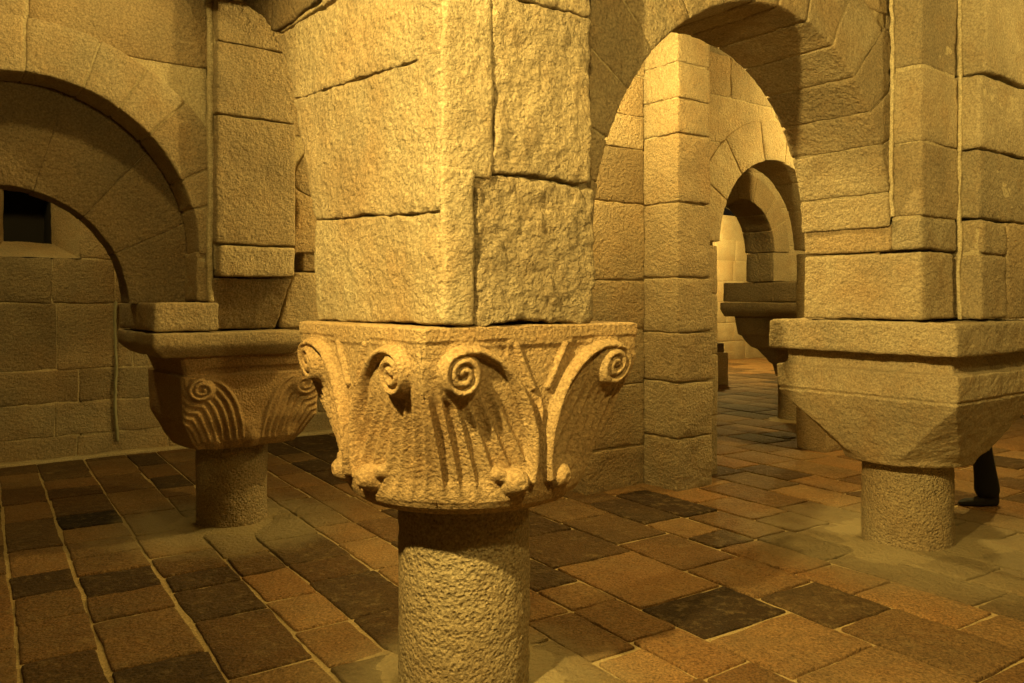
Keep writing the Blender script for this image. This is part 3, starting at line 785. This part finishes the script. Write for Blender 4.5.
# distant stone stub by the far wall
mb = MB(); pc = np.array((3.42, 14.0, 0))
stone(mb, lambda q: np.stack([pc[0]-.2+.66*q[:, 0]*1.0-.2, pc[1]-.2+.4*q[:, 1], .56*q[:, 2]], 1), (.66, .4, .56), frame=ident, res=.06, amp=.006, gap=0, tint=(.2, 1.5, .4, 1))
o = mb.build('stone_block', [M_ST], loc=tuple(pc))
mb = MB(); stone(mb, lambda q: np.stack([pc[0]-.42+.6*q[:, 0], pc[1]-.2+.4*q[:, 1], .565+.15*q[:, 2]], 1), (.6, .4, .15), frame=ident, res=.06, amp=.01, gap=0, tint=(.9, .6, .4, 1))
mb.build('cap', [M_ST], loc=tuple(pc), parent=o); o.children[0].location = (0, 0, 0)
o['label'] = 'small dark-topped stone block far away, beside the right edge of the middle pier'; o['category'] = 'stone block'

# ------------------------------------------------------------------ the visitor behind the right column
def skin(name, verts, edges, rad, mat, parent=None, sub=2, root=0, origin=(0, 0, 0)):
    me = bpy.data.meshes.new(name); og = np.array(origin)
    me.from_pydata([tuple(np.array(v)-og) for v in verts], edges, []); o = bpy.data.objects.new(name, me); COL.objects.link(o)
    o.modifiers.new('s', 'SKIN'); 
    for i, r in enumerate(rad):
        sv = me.skin_vertices[0].data[i] if me.skin_vertices else None
    return o
def skin_mesh(name, verts, edges, rad, mat, parent, origin, root=0):
    og = np.array(origin)
    me = bpy.data.meshes.new(name); me.from_pydata([tuple(np.array(v)-og) for v in verts], edges, [])
    o = bpy.data.objects.new(name, me); COL.objects.link(o)
    bpy.context.view_layer.objects.active = o
    mod = o.modifiers.new('skin', 'SKIN'); mod.use_smooth_shade = True
    if not me.skin_vertices:
        bpy.ops.mesh.customdata_skin_add()
    for i, r in enumerate(rad):
        d = me.skin_vertices[0].data[i]; d.radius = r if isinstance(r, tuple) else (r, r); d.use_root = (i == root)
    s = o.modifiers.new('sub', 'SUBSURF'); s.levels = 2; s.render_levels = 2
    me.materials.append(mat)
    if parent: o.parent = parent
    return o
PX, PY = 3.12, 5.71
per = thing('person', 'person in black trousers and dark shoes walking behind the right column, one lower leg visible', 'person', (PX, PY, 0))
OG = (PX, PY, 0)
hip = (3.14, 5.71, .95)
V = [hip, (3.13, 5.71, 1.12), (3.11, 5.71, 1.30), (3.10, 5.71, 1.46), (3.09, 5.71, 1.54), (3.06, 5.71, 1.62), (3.05, 5.71, 1.70),
     (3.10, 5.52, 1.43), (3.16, 5.47, 1.15), (3.04, 5.46, .92), (3.10, 5.90, 1.43), (3.06, 5.95, 1.15), (2.93, 5.96, .93)]
E_ = [(0, 1), (1, 2), (2, 3), (3, 4), (4, 5), (5, 6), (3, 7), (7, 8), (8, 9), (3, 10), (10, 11), (11, 12)]
R_ = [(.13, .16), (.12, .14), (.13, .17), (.09, .12), (.055, .055), (.085, .08), (.075, .07), .06, .045, .032, .06, .045, .032]
skin_mesh('body', V, E_, R_, M_SKIN, per, OG)
jack = [(hip[0], hip[1], .86), hip, (3.13, 5.71, 1.12), (3.11, 5.71, 1.30), (3.10, 5.71, 1.44), (3.10, 5.51, 1.42), (3.165, 5.465, 1.15), (3.06, 5.46, .96), (3.10, 5.91, 1.42), (3.065, 5.955, 1.15), (2.95, 5.96, .97)]
skin_mesh('jacket', jack, [(0, 1), (1, 2), (2, 3), (3, 4), (4, 5), (5, 6), (6, 7), (4, 8), (8, 9), (9, 10)], [(.16, .18), (.15, .18), (.14, .165), (.15, .19), (.11, .15), .078, .06, .048, .078, .06, .048], M_BLACK, per, OG)
# trousers: hind leg (seen) and leading leg (behind the column)
tv = [(3.14, 5.71, .93), (3.15, 5.62, .86), (3.24, 5.63, .52), (3.285, 5.68, .42), (3.33, 5.71, .25), (3.352, 5.71, .045), (3.12, 5.80, .86), (2.93, 5.80, .50), (2.80, 5.80, .25), (2.78, 5.79, .085)]
skin_mesh('trousers', tv, [(0, 1), (1, 2), (2, 3), (3, 4), (4, 5), (0, 6), (6, 7), (7, 8), (8, 9)], [(.14, .16), .10, .074, .070, .074, .092, .10, .07, .066, .075], M_BLACK, per, OG)
for k, (x, y) in enumerate(((3.375, 5.71), (2.79, 5.79))):
    mb = MB()
    def f(q, x=x, y=y):
        u, v, w = q[:, 0], q[:, 1], q[:, 2]      # u: heel 0 -> toe 1
        wd = .038 + .016*np.sin(np.clip(u, 0, 1)*math.pi*.9+.2) - .03*np.clip(u-.8, 0, 1)*2
        top = .115*(1-smin01((u-.12)/.5)) + .05*smin01((u-.12)/.5)*(1-.35*smin01((u-.75)/.25))
        yy = (v*2-1)*wd*(1-.25*w)
        return np.stack([x+.045 - .275*u, y+yy, .004 + top*w], 1)
    stone(mb, f, (.27, .1, .09), frame=ident, res=.015, r=.03, amp=0, gap=0, flipw=True)
    mb.build('shoe', [M_SHOE], loc=OG, parent=per)
# head, hair and hands
mb = MB()
th = np.linspace(0, 2*math.pi, 40, endpoint=False); ph = np.linspace(.02, math.pi-.02, 30)
T, Pp = np.meshgrid(th, ph, indexing='ij')
x = .095*np.sin(Pp)*np.cos(T); y = .077*np.sin(Pp)*np.sin(T); z = .12*np.cos(Pp)
face = (np.cos(T) < -.2)
x = x - .028*np.exp(-((T-math.pi)/.16)**2 - ((Pp-1.72)/.16)**2) + .008*np.exp(-((np.abs(T-math.pi)-.38)/.14)**2 - ((Pp-1.5)/.1)**2)
x = x - .006*np.exp(-((T-math.pi)/.28)**2 - ((Pp-2.15)/.06)**2)
y = y + np.sign(np.sin(T))*.016*np.exp(-((np.abs(np.sin(T))-1)/.03)**2 - ((Pp-1.6)/.16)**2)
y = y*np.where(Pp > 1.8, 1-.3*(Pp-1.8), 1)
Vh = np.stack([3.05+x, 5.71+y, 1.68+z], 2); grid_closed(mb, Vh, 40, 30, (.5, 1, .5, 1)); mb.build('head', [M_SKIN], loc=OG, parent=per)
mb = MB(); hx = 3.06 + .108*np.sin(Pp)*np.cos(T); hy = 5.71 + .088*np.sin(Pp)*np.sin(T); hz = 1.69 + .128*np.cos(Pp)
cut = 1.15 + .75*smin01((np.cos(T)+.35)/.5)
P2 = np.minimum(Pp, cut); hx = 3.06 + .108*np.sin(P2)*np.cos(T); hy = 5.71+.088*np.sin(P2)*np.sin(T); hz = 1.69+.128*np.cos(P2)
grid_closed(mb, np.stack([hx, hy, hz], 2), 40, 30, (.5, 1, .5, 1)); mb.build('hair', [M_HAIR], loc=OG, parent=per)
for (wx, wy, wz) in ((3.04, 5.46, .92), (2.93, 5.96, .93)):
    sgn = 1 if wy < 5.7 else -1
    hv = [(wx, wy, wz), (wx-.025, wy, wz-.05), (wx-.04, wy, wz-.085)]; he = [(0, 1), (1, 2)]; hr = [(.024, .028), (.022, .036), (.016, .034)]
    for fi in range(4):
        oy = (fi-1.5)*.019; b0 = len(hv); ln = (.026, .03, .028, .021)[fi]
        hv += [(wx-.046, wy+oy, wz-.095), (wx-.058, wy+oy*1.1, wz-.095-ln), (wx-.056, wy+oy*1.1, wz-.095-2*ln)]
        he += [(2, b0), (b0, b0+1), (b0+1, b0+2)]; hr += [.0095, .0085, .0075]
    b0 = len(hv); hv += [(wx-.045, wy+sgn*.040, wz-.05), (wx-.062, wy+sgn*.045, wz-.085)]; he += [(1, b0), (b0, b0+1)]; hr += [.011, .009]
    skin_mesh('hand', hv, he, hr, M_SKIN, per, OG)

# ------------------------------------------------------------------ camera
cam = bpy.data.cameras.new('camera'); co = bpy.data.objects.new('camera', cam); COL.objects.link(co)
co.location = (0, 0, 1.45); co.rotation_euler = (math.radians(90), 0, 0)
cam.sensor_width = 36; cam.lens = 811/1024*36; cam.shift_y = -(341.5-300)/1024; cam.clip_start = .05
SC.camera = co

# ------------------------------------------------------------------ light
def lamp(name, loc, power, col=(1, .705, .20), rad=.06):
    l = bpy.data.lights.new(name, 'POINT'); l.energy = power; l.color = col; l.shadow_soft_size = rad
    o = bpy.data.objects.new(name, l); COL.objects.link(o); o.location = loc; return o
def spot(name, loc, aim, power, cone, blend=.5, col=(1, .705, .20), rad=.05):
    l = bpy.data.lights.new(name, 'SPOT'); l.energy = power; l.color = col; l.shadow_soft_size = rad
    l.spot_size = math.radians(cone); l.spot_blend = blend
    o = bpy.data.objects.new(name, l); COL.objects.link(o); o.location = loc
    d = mathutils.Vector(aim) - mathutils.Vector(loc); o.rotation_euler = d.to_track_quat('-Z', 'Y').to_euler(); return o
spot('spot_near', tuple(ab2w((-1.35, -2.4, 3.3))), tuple(ab2w((-.2, 1.6, 1.5))), 1000, 78, .6)
lamp('lamp_behind', tuple(ab2w((-2.2, -.7, 2.7))), 120)
lamp('fill_right_front', tuple(ab2w((-1.9, 3.3, 3.0))), 62)  # added fill, no fixture of the crypt; lifts the right pier's front
spot('spot_left', tuple(ab2w((1.55, -1.05, 3.38))), tuple(ab2w((2.38, -.75, 2.45))), 36, 105, .7)
lamp('lamp_bay', tuple(ab2w((1.25, 1.85, 3.15))), 210)
lamp('lamp_right_bay', tuple(ab2w((.6, 5.6, 3.1))), 260)
lamp('lamp_far', tuple(ab2w((8.6, 12.2, 3.0))), 620)
lamp('lamp_back_left', tuple(ab2w((4.4, -.9, 3.0))), 55)
w = bpy.data.worlds.new('world'); SC.world = w; w.use_nodes = True
w.node_tree.nodes['Background'].inputs[0].default_value = (1, .7, .35, 1); w.node_tree.nodes['Background'].inputs[1].default_value = .01
SC.view_settings.view_transform = 'Standard'; SC.view_settings.look = 'None'; SC.view_settings.exposure = .18; SC.view_settings.gamma = 1
SC.view_settings.use_curve_mapping = False
SC.cycles.use_denoising = True; SC.cycles.max_bounces = 8; SC.cycles.diffuse_bounces = 4
